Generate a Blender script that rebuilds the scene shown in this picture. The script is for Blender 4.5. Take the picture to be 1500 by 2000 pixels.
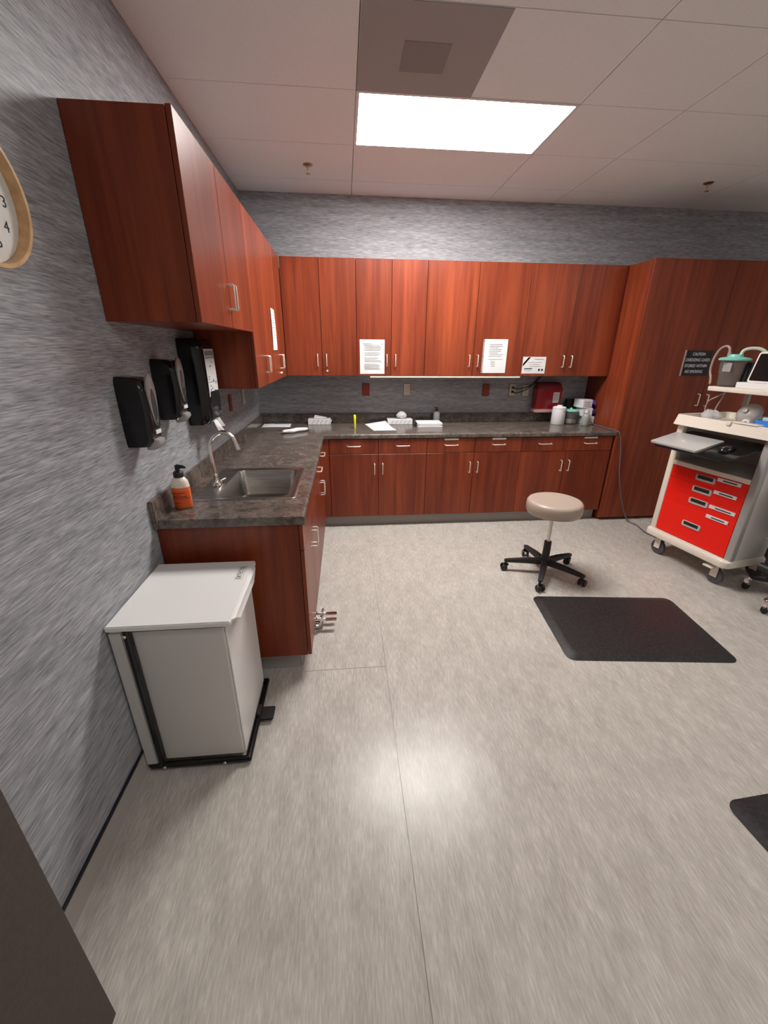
import bpy, bmesh, math, random
from mathutils import Vector, Matrix, Euler
random.seed(7)
D = bpy.data
SC = bpy.context.scene
COL = SC.collection
for o in list(D.objects):
    D.objects.remove(o)

# ------------------------------------------------------------------ camera, world, exposure
CAMLOC = (0.8596, -0.1938, 1.6187)
YAW, PITCH, ROLL, FPX = 0.0944, -0.3815, 0.0074, 789.07
cam = D.cameras.new('camera'); camo = D.objects.new('camera', cam); COL.objects.link(camo)
cam.sensor_fit = 'VERTICAL'; cam.sensor_height = 24.0
cam.lens = FPX / 2000.0 * 24.0
cam.clip_start = 0.02
_f = Vector((math.sin(YAW) * math.cos(PITCH), math.cos(YAW) * math.cos(PITCH), math.sin(PITCH)))
_r = Vector((math.cos(YAW), -math.sin(YAW), 0)); _u = _r.cross(_f)
_r2 = _r * math.cos(ROLL) + _u * math.sin(ROLL); _u2 = -_r * math.sin(ROLL) + _u * math.cos(ROLL)
camo.matrix_world = Matrix(((_r2.x, _u2.x, -_f.x, CAMLOC[0]), (_r2.y, _u2.y, -_f.y, CAMLOC[1]),
                            (_r2.z, _u2.z, -_f.z, CAMLOC[2]), (0, 0, 0, 1)))
SC.camera = camo

w = D.worlds.new('world'); SC.world = w; w.use_nodes = True
w.node_tree.nodes['Background'].inputs[0].default_value = (0.9, 0.92, 1.0, 1)
w.node_tree.nodes['Background'].inputs[1].default_value = 0.12
PANEL_STRENGTH = 44.0          # the ceiling panel in view
REAR_FILL_STRENGTH = 9.0           # unseen fill panel added to brighten the room, over its right front
ENTRY_FILL_STRENGTH = 6.0          # another unseen fill panel, added over the entrance for more light
vs = SC.view_settings
vs.view_transform = 'Standard'; vs.look = 'None'; vs.gamma = 1.0; vs.use_curve_mapping = False
vs.exposure = 0.0

# ------------------------------------------------------------------ sizes of the room
H = 2.865; YW = 4.0935; XR = 6.6; YF = -1.3
BFX = 0.645                     # front of the base cabinet doors, from the wall
UFX = 0.338                     # front of the wall cabinet doors
UT = 2.334; UB = 1.395          # top and bottom of wall cabinets
CT = 0.914                      # countertop height
PI = math.pi

# ------------------------------------------------------------------ helpers
def srgb(r, g, b):
    f = lambda c: (c / 255 / 12.92) if c / 255 <= .04045 else ((c / 255 + .055) / 1.055) ** 2.4
    return (f(r), f(g), f(b), 1.0)

def mat(name, col, rough=.5, metal=0.0, spec=.5, coat=0.0, trans=0.0, emit=None, es=0.0, ior=1.45, alpha=1.0):
    m = D.materials.new(name); m.use_nodes = True
    b = m.node_tree.nodes['Principled BSDF']
    b.inputs['Base Color'].default_value = col if len(col) == 4 else (*col, 1)
    b.inputs['Roughness'].default_value = rough; b.inputs['Metallic'].default_value = metal
    b.inputs['Specular IOR Level'].default_value = spec; b.inputs['Coat Weight'].default_value = coat
    b.inputs['Coat Roughness'].default_value = .08
    b.inputs['Transmission Weight'].default_value = trans; b.inputs['IOR'].default_value = ior
    b.inputs['Alpha'].default_value = alpha
    if emit:
        b.inputs['Emission Color'].default_value = emit; b.inputs['Emission Strength'].default_value = es
    return m

def noise_mat(name, ca, cb, scale=(1, 1, 1), nscale=10, detail=4, rough=.5, lo=.35, hi=.65, bump=0.0, spec=.5,
              coat=0.0, metal=0.0, rand=True, second=None, rough_var=0.0, dist=.0, coat_rough=.08, wavy=0.0):
    m = mat(name, ca, rough, metal, spec, coat); nt = m.node_tree; N = nt.nodes; L = nt.links
    b = N['Principled BSDF']; b.inputs['Coat Roughness'].default_value = coat_rough
    tc = N.new('ShaderNodeTexCoord'); mp = N.new('ShaderNodeMapping'); mp.inputs['Scale'].default_value = scale
    L.new(tc.outputs['Object'], mp.inputs['Vector'])
    src = mp.outputs[0]
    if rand:
        oi = N.new('ShaderNodeObjectInfo'); mu = N.new('ShaderNodeMath'); mu.operation = 'MULTIPLY'; mu.inputs[1].default_value = 37.0
        L.new(oi.outputs['Random'], mu.inputs[0])
        ad = N.new('ShaderNodeVectorMath'); ad.operation = 'ADD'
        L.new(src, ad.inputs[0]); L.new(mu.outputs[0], ad.inputs[1]); src = ad.outputs[0]
    n = N.new('ShaderNodeTexNoise'); n.inputs['Scale'].default_value = nscale; n.inputs['Detail'].default_value = detail
    n.inputs['Roughness'].default_value = .6; n.inputs['Distortion'].default_value = dist
    L.new(src, n.inputs['Vector'])
    cr = N.new('ShaderNodeValToRGB'); cr.color_ramp.elements[0].position = lo; cr.color_ramp.elements[1].position = hi
    cr.color_ramp.elements[0].color = ca; cr.color_ramp.elements[1].color = cb
    L.new(n.outputs['Fac'], cr.inputs[0]); out = cr.outputs[0]
    if second:                                    # (scale, nscale, lo colour multiplier, hi colour multiplier)
        mp2 = N.new('ShaderNodeMapping'); mp2.inputs['Scale'].default_value = second[0]
        L.new(tc.outputs['Object'], mp2.inputs['Vector'])
        s2 = mp2.outputs[0]
        if rand:
            ad2 = N.new('ShaderNodeVectorMath'); ad2.operation = 'ADD'
            L.new(s2, ad2.inputs[0]); L.new(mu.outputs[0], ad2.inputs[1]); s2 = ad2.outputs[0]
        n2 = N.new('ShaderNodeTexNoise'); n2.inputs['Scale'].default_value = second[1]; n2.inputs['Detail'].default_value = 3
        L.new(s2, n2.inputs['Vector'])
        c2 = N.new('ShaderNodeValToRGB'); c2.color_ramp.elements[0].position = .35; c2.color_ramp.elements[1].position = .65
        c2.color_ramp.elements[0].color = second[2]; c2.color_ramp.elements[1].color = second[3]
        L.new(n2.outputs['Fac'], c2.inputs[0])
        mx = N.new('ShaderNodeMix'); mx.data_type = 'RGBA'; mx.blend_type = 'MULTIPLY'; mx.inputs[0].default_value = 1
        L.new(out, mx.inputs[6]); L.new(c2.outputs[0], mx.inputs[7]); out = mx.outputs[2]
    L.new(out, b.inputs['Base Color'])
    if bump:
        bp = N.new('ShaderNodeBump'); bp.inputs['Strength'].default_value = bump; bp.inputs['Distance'].default_value = .002
        L.new(n.outputs['Fac'], bp.inputs['Height']); L.new(bp.outputs[0], b.inputs['Normal'])
    if wavy:
        n3 = N.new('ShaderNodeTexNoise'); n3.inputs['Scale'].default_value = 5.0; n3.inputs['Detail'].default_value = 2
        L.new(tc.outputs['Object'], n3.inputs['Vector'])
        bp = N.new('ShaderNodeBump'); bp.inputs['Strength'].default_value = wavy; bp.inputs['Distance'].default_value = .02
        L.new(n3.outputs['Fac'], bp.inputs['Height']); L.new(bp.outputs[0], b.inputs['Normal'])
    if rough_var:
        mr = N.new('ShaderNodeMapRange'); mr.inputs[3].default_value = rough - rough_var; mr.inputs[4].default_value = rough + rough_var
        L.new(n.outputs['Fac'], mr.inputs[0]); L.new(mr.outputs[0], b.inputs['Roughness'])
    return m

def B(): return bmesh.new()

def box(bm, x0, x1, y0, y1, z0, z1, bev=0.0, seg=2, mi=0, only=None):
    vs_ = [bm.verts.new((x, y, z)) for x in (x0, x1) for y in (y0, y1) for z in (z0, z1)]
    F = [(0, 1, 3, 2), (4, 6, 7, 5), (0, 4, 5, 1), (2, 3, 7, 6), (0, 2, 6, 4), (1, 5, 7, 3)]
    fs = [bm.faces.new([vs_[i] for i in f]) for f in F]
    for f in fs: f.material_index = mi
    if bev:
        es = list({e for f in fs for e in f.edges})
        if only: es = [e for e in es if only(e)]
        bmesh.ops.bevel(bm, geom=es, offset=bev, segments=seg, affect='EDGES', clamp_overlap=True, material=mi)
    return bm

def catmull(pts, n=8):
    P = [Vector(p) for p in pts]
    if len(P) < 3: return P
    Q = [P[0] * 2 - P[1]] + P + [P[-1] * 2 - P[-2]]
    out = []
    for i in range(1, len(Q) - 2):
        a, b, c, d = Q[i - 1:i + 3]
        for k in range(n):
            t = k / n
            out.append(.5 * ((2 * b) + (c - a) * t + (2 * a - 5 * b + 4 * c - d) * t * t + (3 * b - a - 3 * c + d) * t ** 3))
    out.append(P[-1]); return out

def tube(bm, pts, r, seg=10, smooth=0, mi=0, cap=True):
    P = catmull(pts, smooth) if smooth else [Vector(p) for p in pts]
    rs = r if isinstance(r, (list, tuple)) else [r] * len(P)
    prev = None; rings = []
    for i, p in enumerate(P):
        a = P[max(i - 1, 0)]; b = P[min(i + 1, len(P) - 1)]
        t = (b - a).normalized()
        if prev is None:
            nrm = t.orthogonal().normalized()
        else:
            nrm = (prev - t * prev.dot(t))
            nrm = nrm.normalized() if nrm.length > 1e-6 else t.orthogonal().normalized()
        prev = nrm; bi = t.cross(nrm)
        sc = 1.0
        if 0 < i < len(P) - 1:
            d1 = (p - a).normalized(); d2 = (b - p).normalized(); c = max(.35, math.sqrt(max(0, (1 + d1.dot(d2)) / 2))); sc = 1 / c
        ring = [bm.verts.new(p + (nrm * math.cos(2 * PI * k / seg) + bi * math.sin(2 * PI * k / seg)) * rs[i]) for k in range(seg)]
        rings.append(ring)
    for i in range(len(rings) - 1):
        for k in range(seg):
            f = bm.faces.new((rings[i][k], rings[i][(k + 1) % seg], rings[i + 1][(k + 1) % seg], rings[i + 1][k])); f.material_index = mi
    if cap:
        bm.faces.new(rings[0][::-1]).material_index = mi; bm.faces.new(rings[-1]).material_index = mi
    return bm

def lathe(bm, prof, c=(0, 0, 0), seg=28, mi=0, M=None, sx=1.0, sy=1.0, capb=True, capt=True):
    """profile of (radius, z) about the z axis through c; M optionally turns it"""
    M = M or Matrix.Identity(3); c = Vector(c); rings = []
    for r, z in prof:
        rings.append([bm.verts.new(c + M @ Vector((r * sx * math.cos(2 * PI * k / seg), r * sy * math.sin(2 * PI * k / seg), z))) for k in range(seg)])
    for i in range(len(rings) - 1):
        for k in range(seg):
            bm.faces.new((rings[i][k], rings[i][(k + 1) % seg], rings[i + 1][(k + 1) % seg], rings[i + 1][k])).material_index = mi
    if capb: bm.faces.new(rings[0][::-1]).material_index = mi
    if capt: bm.faces.new(rings[-1]).material_index = mi
    return bm

AX = Matrix.Rotation(PI / 2, 3, 'Y')     # z axis -> x axis
AY = Matrix.Rotation(-PI / 2, 3, 'X')    # z axis -> y axis

def rrect(x0, x1, y0, y1, r, n=5):
    pts = []
    for cx, cy, a0 in ((x1 - r, y1 - r, 0), (x0 + r, y1 - r, 90), (x0 + r, y0 + r, 180), (x1 - r, y0 + r, 270)):
        for k in range(n + 1):
            a = math.radians(a0 + 90 * k / n); pts.append((cx + r * math.cos(a), cy + r * math.sin(a)))
    return pts

def loft(bm, rings, capb=True, capt=True, mi=0):
    R = [[bm.verts.new(p) for p in ring] for ring in rings]; n = len(R[0])
    for i in range(len(R) - 1):
        for k in range(n):
            bm.faces.new((R[i][k], R[i][(k + 1) % n], R[i + 1][(k + 1) % n], R[i + 1][k])).material_index = mi
    if capb: bm.faces.new(R[0][::-1]).material_index = mi
    if capt: bm.faces.new(R[-1]).material_index = mi
    return bm

def rbox(bm, x0, x1, y0, y1, z0, z1, r, e=.004, n=5, mi=0):
    """box with rounded plan corners and eased top and bottom"""
    def ring(i, z): return [(x, y, z) for x, y in rrect(x0 + i, x1 - i, y0 + i, y1 - i, max(r - i, .0005), n)]
    return loft(bm, [ring(e, z0), ring(e * .3, z0 + e * .3), ring(0, z0 + e), ring(0, z1 - e), ring(e * .3, z1 - e * .3), ring(e, z1)], mi=mi)

def grid(bm, fn, nu, nv, thick=0.0, mi=0):
    V = [[bm.verts.new(fn(i / nu, j / nv)) for j in range(nv + 1)] for i in range(nu + 1)]
    fs = [bm.faces.new((V[i][j], V[i + 1][j], V[i + 1][j + 1], V[i][j + 1])) for i in range(nu) for j in range(nv)]
    for f in fs: f.material_index = mi
    if thick:
        bm.normal_update()
        bmesh.ops.solidify(bm, geom=fs, thickness=thick)
    return bm

def obj(name, bm, m, parent=None, smooth=40, loc=None, rot=None):
    bmesh.ops.recalc_face_normals(bm, faces=bm.faces[:])
    me = D.meshes.new(name); bm.to_mesh(me); bm.free()
    for x in (m if isinstance(m, (list, tuple)) else [m]): me.materials.append(x)
    if smooth:
        for p in me.polygons: p.use_smooth = True
        me.set_sharp_from_angle(angle=math.radians(smooth))
    o = D.objects.new(name, me); COL.objects.link(o)
    if parent: o.parent = parent
    if loc: o.location = loc
    if rot: o.rotation_euler = rot
    return o

def tag(o, label, cat, group=None):
    o['label'] = label; o['category'] = cat
    if group: o['group'] = group
    return o

def thing(name, label, cat, loc=(0, 0, 0), rotz=0.0, group=None):
    o = D.objects.new(name, None); COL.objects.link(o); o.empty_display_size = .05
    o.location = loc; o.rotation_euler = (0, 0, rotz)
    return tag(o, label, cat, group)

def struct(name, bm, m, smooth=40):
    o = obj(name, bm, m, None, smooth); o['kind'] = 'structure'; return o

def text(name, s, size, m, parent, loc, rot, ext=.0004, align='CENTER', width=None):
    c = D.curves.new(name, 'FONT'); c.body = s; c.size = size; c.align_x = align; c.align_y = 'CENTER'; c.extrude = ext
    t = D.objects.new('tmp', c); COL.objects.link(t)
    bpy.context.view_layer.update()
    me = D.meshes.new_from_object(t.evaluated_get(bpy.context.evaluated_depsgraph_get()))
    D.objects.remove(t)
    if width:
        xs = [v.co.x for v in me.vertices]; k = width / (max(xs) - min(xs))
        for v in me.vertices: v.co.x *= k
    me.name = name; me.materials.clear(); me.materials.append(m)
    o = D.objects.new(name, me); COL.objects.link(o); o.parent = parent; o.location = loc; o.rotation_euler = rot
    return o

# ------------------------------------------------------------------ materials
W = noise_mat('cherry_wood', (.145, .023, .0095, 1), (.285, .057, .0205, 1), (14, 14, .7), 1.6, 6, rough=.34, lo=.3, hi=.72, spec=.45,
              second=((2.6, 2.6, .16), 1.4, (.72, .66, .62, 1), (1.12, 1.12, 1.1, 1)), dist=.25)
WD = mat('cherry_edge', (.13, .018, .008, 1), .4)
WP = noise_mat('streaked_wallpaper', (.175, .180, .195, 1), (.52, .525, .55, 1), (6, 6, 110), 2.2, 7, rough=.5, lo=.33, hi=.70,
               rand=False, bump=.25, spec=.4, dist=.4, second=((1.1, 1.1, 16), 2.0, (.82, .82, .84, 1), (1.1, 1.1, 1.1, 1)))
FL = noise_mat('streaked_vinyl', (.41, .385, .355, 1), (.60, .565, .52, 1), (85, 10, 1), 2.0, 6, rough=.27, lo=.29, hi=.71, rand=False,
               spec=.36, dist=.3, rough_var=.05, wavy=.12, second=((9, 2.5, 1), 2.0, (.88, .87, .86, 1), (1.05, 1.05, 1.05, 1)))
CE = noise_mat('ceiling_tile', (.86, .86, .86, 1), (.91, .91, .91, 1), (1, 1, 1), 220, 3, rough=.9, lo=.4, hi=.6, rand=False, spec=.15)
CED = mat('ceiling_gap', (.22, .21, .21, 1), .9)
CT_M = noise_mat('mottled_laminate', (.066, .054, .047, 1), (.175, .146, .128, 1), (1, 1, 1), 26, 8, rough=.17, lo=.34, hi=.66, rand=False,
                 spec=.5, dist=1.2, second=((5, 5, 5), 2.0, (.75, .74, .74, 1), (1.15, 1.12, 1.1, 1)))
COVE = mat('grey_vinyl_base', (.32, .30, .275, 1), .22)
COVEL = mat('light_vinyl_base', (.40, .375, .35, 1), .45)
STRIP = mat('dark_strip', (.012, .012, .02, 1), .5)
CHROME = mat('chrome', (.80, .78, .76, 1), .12, 1.0)
STEEL = noise_mat('brushed_steel', (.36, .35, .33, 1), (.55, .53, .50, 1), (2, 60, 60), 2, 3, rough=.28, metal=1.0, rand=False)
SATIN = mat('satin_nickel', (.82, .77, .70, 1), .3, .45)
BLK = mat('black_gloss_plastic', (.008, .008, .009, 1), .14)
BLKM = mat('black_matte', (.016, .015, .016, 1), .5)
RUB = noise_mat('black_rubber', (.016, .014, .015, 1), (.030, .027, .028, 1), (1, 1, 1), 60, 3, rough=.42, lo=.4, hi=.6, rand=False)
LGREY = mat('light_grey_plastic', (.52, .50, .48, 1), .35)
WINDK = mat('dark_window', (.045, .043, .043, 1), .12)
GREYD = mat('dark_grey_plastic', (.20, .19, .19, 1), .25)
GREYP = mat('grey_plastic', (.34, .32, .31, 1), .3)
WHT = mat('white_enamel', (.80, .79, .78, 1), .22, spec=.5)
WHM = mat('white_panel', (.62, .60, .57, 1), .35)
PAPER = mat('paper', (.72, .71, .72, 1), .7)
INK = mat('grey_ink', (.25, .25, .27, 1), .8)
INKD = mat('dark_ink', (.02, .02, .022, 1), .7)
CREAM = mat('cream_plastic', (.78, .71, .62, 1), .35)
RED = mat('red_drawer', (.86, .012, .004, 1), .38, spec=.35)
DOORM = noise_mat('taupe_door', (.055, .042, .036, 1), (.070, .054, .047, 1), (1, 1, 1), 90, 3, rough=.55, rand=False)
BIRCH = noise_mat('birch', (.50, .29, .13, 1), (.66, .42, .22, 1), (8, 8, 8), 3, 4, rough=.4)
FACE = noise_mat('clock_face_paper', (.62, .61, .58, 1), (.76, .75, .73, 1), (1, 1, 1), 12, 4, rough=.6)
VINYL = mat('taupe_vinyl', (.42, .335, .28, 1), .32)
GLASS = mat('clear_plastic', (.92, .95, .96, 1), .06, trans=1.0, ior=1.2)
SMOKE = mat('smoked_plastic', (.72, .72, .70, 1), .08, trans=.9, ior=1.15)
TEAL = mat('teal_plastic', (.22, .62, .52, 1), .35)
BLUE = mat('blue_plastic', (.05, .22, .70, 1), .4)
PURP = mat('purple_nitrile', (.15, .10, .62, 1), .45)
YEL = mat('yellow_plastic', (.80, .85, .02, 1), .35)
ORANGE = mat('orange_soap', (.90, .19, .045, 1), .22, spec=.5)
ORLAB = mat('orange_label', (.86, .12, .03, 1), .4)
FROST = mat('frosted_top', (.82, .72, .64, 1), .3)
BURG = mat('translucent_red', (.30, .010, .018, 1), .18, spec=.5)
LBURG = mat('pale_red_lid', (.30, .05, .06, 1), .25, trans=.4)
REDPL = mat('red_outlet_plate', (.30, .035, .012, 1), .4)
IVORY = mat('ivory_plate', (.62, .55, .44, 1), .4)
SILV = mat('silver_aluminium', (.60, .59, .58, 1), .35, .3)
SCREEN = mat('dark_screen', (.010, .007, .007, 1), .12)
TYRE = mat('grey_tyre', (.085, .080, .090, 1), .5)
GREYM = mat('grey_metal', (.42, .41, .40, 1), .35, .3)
CORD = mat('grey_cord', (.14, .10, .11, 1), .5)
DIFF = mat('light_diffuser', (1, 1, 1, 1), .5, emit=(1.0, .965, .92, 1), es=PANEL_STRENGTH)
DIFF2 = mat('fill_diffuser_rear', (1, 1, 1, 1), .5, emit=(1.0, .965, .92, 1), es=REAR_FILL_STRENGTH)
DIFF3 = mat('fill_diffuser_entry', (1, 1, 1, 1), .5, emit=(1.0, .965, .92, 1), es=ENTRY_FILL_STRENGTH)
PAINT = mat('white_wall_paint', (.80, .79, .77, 1), .6)
VENTM = noise_mat('perforated_metal', (.34, .315, .31, 1), (.40, .375, .37, 1), (1, 1, 1), 300, 2, rough=.6, rand=False)
TUBEM = mat('clear_tubing', (.60, .45, .40, 1), .25, trans=.4)
BRASS = mat('brass', (.50, .38, .24, 1), .3, 1.0)

# ------------------------------------------------------------------ the setting
bm = B(); box(bm, -.12, XR + .12, YF - .12, YW + .12, -.1, 0); floor = struct('floor', bm, FL, 0)
bm = B(); box(bm, -.12, 0, YF - .12, YW + .12, 0, H + .1); struct('wall_left', bm, WP, 0)
bm = B(); box(bm, 0, XR, YW, YW + .12, 0, H + .1); struct('wall_back', bm, WP, 0)
bm = B(); box(bm, XR, XR + .12, YF - .12, YW + .12, 0, H + .1); struct('wall_right', bm, PAINT, 0)
bm = B(); box(bm, 0, XR, YF - .12, YF, 0, H + .1); struct('wall_front', bm, PAINT, 0)

# floor seams: thin welded joints in the sheet vinyl
SEAM = mat('vinyl_seam', (.20, .18, .16, 1), .4)
bm = B(); box(bm, 1.0395, 1.0420, YF, 3.50, 0, .0006); box(bm, .60, 1.0395, 1.546, 1.5485, 0, .0006)
struct('trim_4', bm, SEAM, 0)

# suspended ceiling: laid-in tiles with fine dark gaps over a backing
T = .6096; LX, LY = .9595, 2.5591
bm = B(); box(bm, -.12, XR + .12, YF - .12, YW + .12, H + .012, H + .1, mi=1)
xs = [-.1, LX, LX + 2 * T, LX + 3 * T, LX + 5 * T, LX + 7 * T, LX + 9 * T, XR]
xs = [x for x in xs if x < XR] + [XR + .1]
ys = [LY + T * k for k in range(-6, 3)] ; ys = [YF - .1] + [y for y in ys if y > YF] + [YW + .1]
REAR_FILL_XY = (LX + 5 * T, LY - 4 * T)          # corner of the added fill panel at the right front
g = .0022
for i in range(len(xs) - 1):
    for j in range(len(ys) - 1):
        if abs(ys[j] - LY) < .01 and abs(xs[i] - LX) < .01: continue
        if abs(ys[j] - LY + 5 * T) < .01 and abs(xs[i] - LX) < .01: continue
        if abs(ys[j] - REAR_FILL_XY[1]) < .01 and abs(xs[i] - REAR_FILL_XY[0]) < .01: continue
        box(bm, xs[i] + g, xs[i + 1] - g, ys[j] + g, ys[j + 1] - g, H, H + .016)
struct('ceiling', bm, [CE, CED], 0)

# vinyl cove bases
def cove(bm, axis, a, b, at_, sgn, h=.10, t=.006, foot=.016):
    prof = [(0, 0), (foot, 0), (foot, .002), (t + .004, .006), (t, .016), (t, h - .003), (t - .002, h), (0, h)]
    R = []
    for s in (a, b):
        R.append([(at_ + sgn * p, s, z) if axis == 'y' else (s, at_ + sgn * p, z) for p, z in prof])
    loft(bm, R)
bm = B(); cove(bm, 'y', YF, 1.60, 0, 1, .102); struct('baseboard_left', bm, COVEL, 30)
bm = B(); box(bm, .0005, .009, YF, 1.53, .102, .112); struct('trim_1', bm, STRIP, 0)
KX = BFX - .07                     # toe-kick face
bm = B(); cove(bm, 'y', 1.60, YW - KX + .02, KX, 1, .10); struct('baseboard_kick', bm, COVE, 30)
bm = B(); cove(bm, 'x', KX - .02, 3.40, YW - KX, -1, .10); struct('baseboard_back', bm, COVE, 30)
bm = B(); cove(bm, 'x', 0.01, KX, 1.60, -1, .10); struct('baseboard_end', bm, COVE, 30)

# entrance door leaf standing open at the left
bm = B(); box(bm, .172, .2195, -.56, .360, .006, 2.13, .002, 1)
d1 = struct('door_1', bm, DOORM, 0)
bm = B()
for s in (-1, 1): tube(bm, [(.196 + s * .024, .30, 1.0), (.196 + s * .065, .30, 1.0), (.196 + s * .068, .19, 1.0)], .009)
obj('door_handle', bm, SATIN, d1)

# ------------------------------------------------------------------ ceiling fixtures
def light_panel(x, y, m, label):
    t = thing('ceiling_light', label, 'ceiling light', (x, y, H))
    bm = B()
    for a in ((0, 2 * T, 0, .018), (0, 2 * T, T - .018, T), (0, .018, .018, T - .018), (2 * T - .018, 2 * T, .018, T - .018)):
        box(bm, *a, -.004, .012)
    obj('frame', bm, WHT, t, 0)
    bm = B(); box(bm, .018, 2 * T - .018, .018, T - .018, .000, .006); obj('diffuser', bm, m, t, 0)
    return t
light_panel(LX, LY, DIFF, 'bright rectangular flat light panel set into the ceiling')
light_panel(REAR_FILL_XY[0], REAR_FILL_XY[1], DIFF2, 'added fill light panel in the ceiling, unseen, over the right front of the room')
light_panel(LX, LY - 5 * T, DIFF3, 'added fill light panel in the ceiling, unseen, over the entrance behind the camera')
t = thing('air_vent', 'square grey perforated air vent in the ceiling next to the light panel', 'air vent', (LX, LY - T, H))
bm = B(); box(bm, .004, T - .004, .004, T - .004, -.003, .004); obj('grille', bm, VENTM, t, 0)
bm = B(); box(bm, .20, .41, .22, .43, -.0045, -.003); obj('damper_plate', bm, mat('vent_dark', (.26, .24, .235, 1), .6), t, 0)
for x, y, lb in ((.635, 3.505, 'small fire sprinkler head hanging from the ceiling above the corner wall cabinets'),
                 (3.773, 3.497, 'small fire sprinkler head in the ceiling above the tall cabinet')):
    t = thing('sprinkler_head', lb, 'sprinkler', (x, y, H), 0, 'ceiling sprinkler heads')
    bm = B(); lathe(bm, [(.036, 0), (.036, -.003), (.024, -.010), (.010, -.012)]); obj('escutcheon', bm, BRASS, t)
    bm = B(); lathe(bm, [(.007, -.010), (.007, -.030), (.004, -.034), (.004, -.052), (.016, -.053), (.016, -.056), (.003, -.058)])
    obj('nozzle', bm, BRASS, t)

# ------------------------------------------------------------------ cabinets
def pull(parent, x, y, z, vertical=True, m=SATIN, L=.102, name='handle'):
    bm = B(); h = L / 2; p = .030; c = .006
    ax = (lambda s, o: (x, y - o, z + s)) if vertical else (lambda s, o: (x + s, y - o, z))
    pts = [ax(-h, 0), ax(-h, p - c), ax(-h + c * .4, p - c * .4), ax(-h + c, p), ax(h - c, p), ax(h - c * .4, p - c * .4), ax(h, p - c), ax(h, 0)]
    tube(bm, pts, .0042, 8)
    return obj(name, bm, m, parent)

def lock(parent, x, y, z):
    bm = B(); lathe(bm, [(.010, 0), (.010, .004), (.0085, .008), (.003, .0085)], (x, y, z), 16, M=Matrix.Rotation(PI / 2, 3, 'X'))
    box(bm, x - .0015, x + .0015, y - .010, y - .008, z - .006, z + .006)
    return obj('lock', bm, SATIN, parent)

def panel(x0, x1, z0, z1, y0=0.0, y1=.019):
    bm = B(); box(bm, x0, x1, y0, y1, z0, z1, .0016, 1); return bm

def cabinet(label, loc, rot, wd, dp, z0, z1, group, doors=(), drawers=(), name='wall_cabinet', kick=None, open_top=False):
    """local x along the front, y into the wall, the door faces at y = 0"""
    t = thing(name, label, 'cabinet', loc, rot, group)
    bm = B()
    if open_top:
        box(bm, 0, .018, .021, dp, z0, z1); box(bm, wd - .018, wd, .021, dp, z0, z1); box(bm, .018, wd - .018, .021, .04, z0, z1)
        box(bm, .018, wd - .018, dp - .006, dp, z0, z1); box(bm, .018, wd - .018, .04, dp - .006, z0, z0 + .018)
    else:
        box(bm, 0, wd, .021, dp, z0, z1, .001, 1)
    obj('body', bm, W, t, 0)
    if kick:
        bm = B(); box(bm, kick[0], kick[1], .07, dp, 0, z0); obj('toe_kick', bm, WD, t, 0)
    for d in doors:
        x0, x1, a, b, hx, hz = d[:6]
        dd = obj('door', panel(x0, x1, a, b), W, t, 0)
        if hx is not None: pull(dd, hx, 0, hz)
        if len(d) > 6: lock(dd, hx, 0, d[6])
    for d in drawers:
        x0, x1, a, b = d[:4]
        dd = obj('drawer', panel(x0, x1, a, b), W, t, 0)
        if d[4] is not None: pull(dd, (x0 + x1) / 2, 0, d[4], False, L=.118)
        if len(d) > 5:
            bm = B(); box(bm, (x0 + x1) / 2 - .066, (x0 + x1) / 2 + .066, -.004, 0, d[5] - .008, d[5] + .008, .001, 1)
            obj('label_holder', bm, SATIN, dd, 0)
    return t

g_ = .0018
GU = 'cherry wall cabinets'
def wall_cab(label, x0, x1, split, lk=False, z0=UB, hz=None):
    wd = x1 - x0; s = split - x0; hz = hz or z0 + .133
    dl = [g_, s - g_, z0, UT, s - .040, hz]; dr = [s + g_, wd - g_, z0, UT, s + .040, hz]
    if lk: dr.append(z0 + .042)
    return cabinet(label, (x0, YW - UFX, 0), 0, wd, UFX - .002, z0, UT - .004, GU, (dl, dr))
wall_cab('two-door cherry wall cabinet in the back corner, with a lock and no notice', .338, .975, .662, True)
wall_cab('two-door cherry wall cabinet with a typed notice on its left door', .975, 1.601, 1.288)
wall_cab('wide two-door cherry wall cabinet with a typed sheet on its right door', 1.601, 2.530, 2.060)
wall_cab('two-door cherry wall cabinet beside the tall cabinet, with a small white card', 2.530, 3.424, 2.975)

def side_cab(label, y0, y1, split, z0, lk=False):
    wd = y1 - y0; s = split - y0; hz = z0 + .130
    dl = [g_, s - g_, z0, UT, s - .024, hz]; dr = [s + g_, wd - g_, z0, UT, s + .024, hz]
    if lk: dl.append(z0 + .042); dr.append(z0 + .042)
    return cabinet(label, (UFX, y0, 0), PI / 2, wd, UFX - .002, z0, UT - .004, GU, (dl, dr))
side_cab('shorter two-door cherry wall cabinet hung over the sink', 1.515, 2.421, 1.968, 1.709)
side_cab('two-door cherry wall cabinet on the left wall right after the paper towel dispenser', 2.421, 3.058, 2.74, UB)
side_cab('two-door cherry wall cabinet on the left wall nearest the corner, with a paper taped on', 3.058, 3.735, 3.395, UB, True)

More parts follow.
